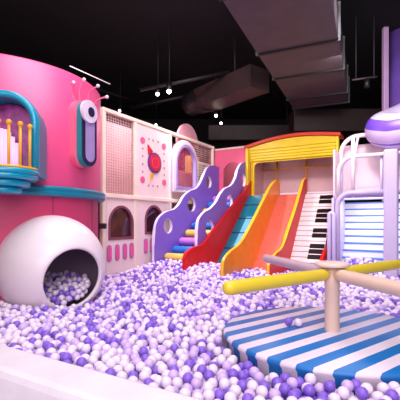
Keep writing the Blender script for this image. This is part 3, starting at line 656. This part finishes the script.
# ================================================================== the balls: a random loose pile
BR = 0.04; D = 2*BR; G = 0.01
X0, X1, Y0, Y1 = -4.2, 5.2, 0.6, 11.2
nx, ny = int((X1-X0)/G), int((Y1-Y0)/G)
gx, gy = np.meshgrid(X0+(np.arange(nx)+0.5)*G, Y0+(np.arange(ny)+0.5)*G, indexing='ij')
gs = (gx-CX)*UX+(gy-CY)*UY; gt = (gx-CX)*VX+(gy-CY)*VY
def gauss(s, t, ss, tt): return np.exp(-((gs-s)/ss)**2-((gt-t)/tt)**2)
mound = 0.20*gauss(0.3, 2.9, 0.9, 0.9)+0.07*gauss(1.5, 2.6, 1.0, 1.0)+0.26*gauss(4.1, 1.0, 0.6, 0.45)+0.08*gauss(4.3, 1.5, 0.7, 0.6)+0.03*np.sin(gx*2.3+1)*np.sin(gy*1.7)-0.02
mound = np.where(np.hypot(gx-PODC.x, gy-PODC.y) < 0.6, 0.16+0.25*(gy-PODC.y), mound)
m_ = BR+0.004
blk = (gs < 0.05+m_)|(gt < 0.3)|(gt > 7.98-m_-0.03)
blk |= (np.abs(gx) > 0.53*gy+0.55)
td2 = np.hypot(gx-TX, gy-TY); pd2 = np.hypot(gx-PODC.x, gy-PODC.y)
blk |= (td2 < TR+m_) & (pd2 > 0.55)
blk |= (pd2 > PODR*0.80-0.055-m_) & (pd2 < PODR*0.80+m_+0.03)
def seg(s, th, tmax): return (np.abs(gs-s) < th+m_) & (gt < tmax+m_)
blk |= seg(SA, 0.04, on_s(154.5, 246, SA+0.04)[0]) | seg(SB, 0.04, on_s(197.6, 240, SB+0.04)[0])
blk |= (gs > SA) & (gs < SB) & (gt < line[0][0]+0.10+m_)
blk |= seg(1.12, 0.035, on_s(183.6, 262, 1.12)[0]) | seg(1.97, 0.035, on_s(222, 270, 1.97)[0]) | seg(2.685, 0.035, on_s(268, 268, 2.685)[0]) | seg(3.47, 0.035, on_s(321, 252, 3.47)[0])
blk |= ((gs > 1.1) & (gs < 1.97) & (gt < 1.98)) | ((gs > 1.97) & (gs < 2.69) & (gt < 1.82)) | ((gs > 2.68) & (gs < 3.5) & (gt < 1.56))
blk |= (np.hypot(gs-(sL+0.05), gt-FT) < 0.055+m_) | ((np.abs(gs-sL) < 0.1+m_) & (gt < FT+0.18+m_)) | ((np.abs(gs-sP) < 0.125+m_) & (np.abs(gt-FT) < 0.125+m_))
blk |= (gs > 3.5) & (gt < 0.80)
blk |= np.hypot(gx-HX, gy-HY) < 1.0+m_
H = mound-0.115; H[blk] = 9.0
free = np.argwhere(~blk)
kr = int(D/G); kk = np.arange(-kr, kr+1)*G; KX, KY = np.meshgrid(kk, kk, indexing='ij'); rho = KX**2+KY**2
KER = np.where(rho < D*D, np.sqrt(np.maximum(D*D-rho, 0)), -9.0)
win = 6; centers = []
order = rng.integers(0, len(free), 60000)
for q in order:
    i, j = free[q]
    i0, j0 = max(i-win, 0), max(j-win, 0); sub = H[i0:i+win+1, j0:j+win+1]
    a, c = np.unravel_index(np.argmin(sub), sub.shape); z = sub[a, c]; i, j = i0+a, j0+c
    if z > mound[i, j]-0.028: continue
    centers.append((X0+(i+0.5)*G, Y0+(j+0.5)*G, z))
    ia, ib, ja, jb = max(i-kr, 0), min(i+kr+1, nx), max(j-kr, 0), min(j+kr+1, ny)
    k_ = KER[ia-(i-kr):KER.shape[0]-((i+kr+1)-ib), ja-(j-kr):KER.shape[1]-((j+kr+1)-jb)]
    np.maximum(H[ia:ib, ja:jb], z+k_, out=H[ia:ib, ja:jb])
Cn = np.array(centers)
# colours in loose drifts
u = rng.random(len(Cn)); drift = 0.5+0.5*np.sin(Cn[:, 0]*3.1+1.3*np.sin(Cn[:, 1]*2.2))*np.sin(Cn[:, 1]*2.7+0.7)
inpod = np.hypot(Cn[:, 0]-PODC.x, Cn[:, 1]-PODC.y) < 0.6
pw_ = 0.66-0.24*drift; pl_ = 0.19
ci = np.where(u < pw_, 0, np.where(u < pw_+pl_, 1, 2))
print('balls', len(Cn))
# which show largest inside the photo
cam = np.array([0, 0, CZ]); V = Cn-cam; dist = np.linalg.norm(V, axis=1)
px = 200+F*Cn[:, 0]/Cn[:, 1]; py = HOR-F*(Cn[:, 2]-CZ)/Cn[:, 1]
inside = (px > 3) & (px < 397) & (py > 250) & (py < 330)
cand = np.argsort(np.where(inside, dist, 99))[:1500]
near = np.where(dist < dist[cand[-1]]+0.3)[0]
frac = []
offs = [(0, 0)]+[(0.7*math.cos(2*PI*k/8), 0.7*math.sin(2*PI*k/8)) for k in range(8)]
for i in cand:
    d = V[i]/dist[i]; r_ = np.array([d[1], -d[0], 0]); r_ /= np.linalg.norm(r_); u_ = np.cross(r_, d); vis = 0
    for (a, c) in offs:
        p = V[i]+(r_*a+u_*c)*BR; L = np.linalg.norm(p); e = p/L
        q = V[near]; k = q@e; perp2 = np.einsum('ij,ij->i', q, q)-k*k
        hit = (perp2 < BR*BR) & (k-np.sqrt(np.maximum(BR*BR-perp2, 0)) < L-0.75*BR-1e-3) & (k > 0) & (near != i)
        if hit.any(): continue
        # behind the carousel pole or arm
        tt = np.linspace(0.3, 0.98, 40)[:, None]*p[None, :]+cam
        if ((np.hypot(tt[:, 0]-HX, tt[:, 1]-HY) < 0.99) & (tt[:, 2] < 0)).any(): continue
        if ((np.hypot(tt[:, 0]-HX, tt[:, 1]-HY) < 0.07) & (tt[:, 2] < 0.6)).any(): continue
        vis += 1
    frac.append(vis/len(offs))
frac = np.array(frac); score = frac/dist[cand]**2
pick = cand[np.argsort(-score)[:298]]
picked = np.zeros(len(Cn), bool); picked[pick] = True
def ico(sub):
    bm = bmesh.new(); bmesh.ops.create_icosphere(bm, subdivisions=sub, radius=BR); bm.verts.ensure_lookup_table()
    v = np.array([v.co[:] for v in bm.verts]); f = np.array([[q.index for q in fc.verts] for fc in bm.faces]); bm.free(); return v, f
def mass(name, idx, sub):
    v, f = ico(sub); n = len(idx)
    vv = (Cn[idx][:, None, :]+v[None]).reshape(-1, 3); ff = (f[None]+(np.arange(n)*len(v))[:, None, None]).reshape(-1, 3)
    me = bpy.data.meshes.new(name); me.vertices.add(len(vv)); me.vertices.foreach_set('co', vv.astype(np.float32).ravel())
    me.loops.add(ff.size); me.loops.foreach_set('vertex_index', ff.astype(np.int32).ravel())
    me.polygons.add(len(ff)); me.polygons.foreach_set('loop_start', (np.arange(len(ff))*3).astype(np.int32)); me.polygons.foreach_set('loop_total', np.full(len(ff), 3, np.int32))
    for m in ('ball_white', 'ball_lavender', 'ball_purple'): me.materials.append(M[m])
    me.polygons.foreach_set('material_index', np.repeat(ci[idx], len(f)).astype(np.int32)); me.polygons.foreach_set('use_smooth', np.ones(len(ff), bool))
    me.update(calc_edges=True); o = bpy.data.objects.new(name, me); COL.objects.link(o); return o
o = mass('ball_pile', np.where(~picked)[0], 2)
o['label'] = 'mass of white, lavender and purple plastic balls filling the pit'; o['category'] = 'balls'; o['kind'] = 'stuff'
protos = []
for k, cn in enumerate(('white', 'lavender', 'purple')):
    b = new_bm(); ball(b, (0, 0, 0), BR, 3); me = bpy.data.meshes.new('pit_ball'); b.to_mesh(me); b.free(); me.materials.append(M['ball_'+cn]); protos.append(bpy.data.objects.new('pit_ball', me))
first = [True]*3
for i in pick:
    k = ci[i]; o = protos[k] if first[k] else protos[k].copy(); first[k] = False
    COL.objects.link(o); o.location = Cn[i]
    cn = ('white', 'pale lavender', 'deep purple')[k]
    if px[i] < 110: reg = 'in front of the white pod'
    elif Cn[i][1] < HY+0.55 and px[i] < 330: reg = 'lying left of the striped carousel platform'
    elif px[i] > 330: reg = 'behind the carousel, right of its pole'
    else: reg = 'behind the carousel, left of its pole'
    o['label'] = '%s plastic ball in the pit, %s' % (cn, reg); o['category'] = 'ball'; o['group'] = '%s balls %s' % (cn, reg)
# two balls lying on the platform
for (pxx, pyy, k, lab) in ((288.5, 321.5, 2, 'purple ball lying on the striped platform'), (298, 322.5, 0, 'white ball lying on the striped platform')):
    Y = (CZ-BR)*F/(pyy-HOR); o = protos[k].copy(); COL.objects.link(o); o.location = ((pxx-200)/F*Y, Y, BR); o['label'] = lab; o['category'] = 'ball'
    if 'group' in o: del o['group']

# ================================================================== light
def area(name, loc, target, size, power, col):
    l = bpy.data.lights.new(name, 'AREA'); l.shape = 'RECTANGLE'; l.size, l.size_y = size; l.energy = power; l.color = col
    o = bpy.data.objects.new(name, l); COL.objects.link(o); o.location = loc
    o.rotation_euler = (Vector(target)-Vector(loc)).to_track_quat('-Z', 'Y').to_euler(); return o
area('pit_light', (0.2, 4.6, 5.3), (0.3, 7.0, 0), (5.0, 2.2), 350, (1.0, 0.92, 0.97))
area('front_light', (0.5, 0.5, 4.6), (0.0, 6.0, 0.8), (4.0, 2.5), 190, (1.0, 0.93, 0.97))
area('fill_light', (-0.6, -1.8, 2.6), (-0.8, 6.0, 0.8), (5.0, 2.2), 150, (1.0, 0.9, 0.97))
def spot_light(name, loc, target, power, ang, col, blend=0.6):
    l = bpy.data.lights.new(name, 'SPOT'); l.energy = power; l.spot_size = math.radians(ang); l.spot_blend = blend; l.color = col; l.shadow_soft_size = 0.12
    o = bpy.data.objects.new(name, l); COL.objects.link(o); o.location = loc
    o.rotation_euler = (Vector(target)-Vector(loc)).to_track_quat('-Z', 'Y').to_euler()
spot_light('spot_slides', lamps[1]+Vector((0, -0.1, -0.05)), S2W(2.2, 1.2, 0.6), 330, 95, (1, 0.95, 0.97))
spot_light('spot_panel', (0.3, 5.6, 4.9), S2W(0, 2.2, 1.6), 150, 70, (1, 0.86, 0.87))
spot_light('spot_right', (2.2, 5.2, 4.9), S2W(4.1, 1.4, 1.2), 340, 70, (0.93, 0.9, 1.0))
spot_light('spot_purple', (-0.6, 7.6, 4.6), (-0.3, 6.6, 0), 180, 90, (0.8, 0.62, 1.0))
area('net_fill', S2W(-0.6, 2.2, 3.7), S2W(-0.9, 2.2, 0), (0.9, 3.4), 60, (1, 0.88, 0.88))  # unseen fill added to brighten the interior behind the netting
area('steps_fill', S2W(4.3, 1.25, 1.44), S2W(4.35, 0.0, 0.7), (0.9, 0.3), 24, (0.93, 0.92, 1.0))  # added fill under the cage floor, no fixture; brightens the steps
area('cage_fill', S2W(4.4, 2.6, 3.9), S2W(4.3, 0.6, 2.0), (1.2, 0.6), 45, (1, 0.95, 0.97))  # fill without a fixture, added to lift the pale cage
area('arch_fill', S2W(0.58, -0.35, 3.3), S2W(0.58, -0.6, 2.0), (0.7, 0.4), 14, (1, 0.88, 0.9))  # added fill, lightens the space behind the arched doorway
w = bpy.data.worlds.new('World'); bpy.context.scene.world = w; w.use_nodes = True
bg = w.node_tree.nodes['Background']; bg.inputs[0].default_value = (0.95, 0.82, 0.95, 1); bg.inputs[1].default_value = 0.6

# ================================================================== camera
cd = bpy.data.cameras.new('Camera'); cd.sensor_width = 36; cd.lens = F/400*36; cd.shift_y = (HOR-200)/400
co = bpy.data.objects.new('Camera', cd); COL.objects.link(co); co.location = (0, 0, CZ); co.rotation_euler = (PI/2, 0, 0)
sc = bpy.context.scene; sc.camera = co
sc.view_settings.view_transform = 'Standard'; sc.view_settings.look = 'None'; sc.view_settings.exposure = 0.0
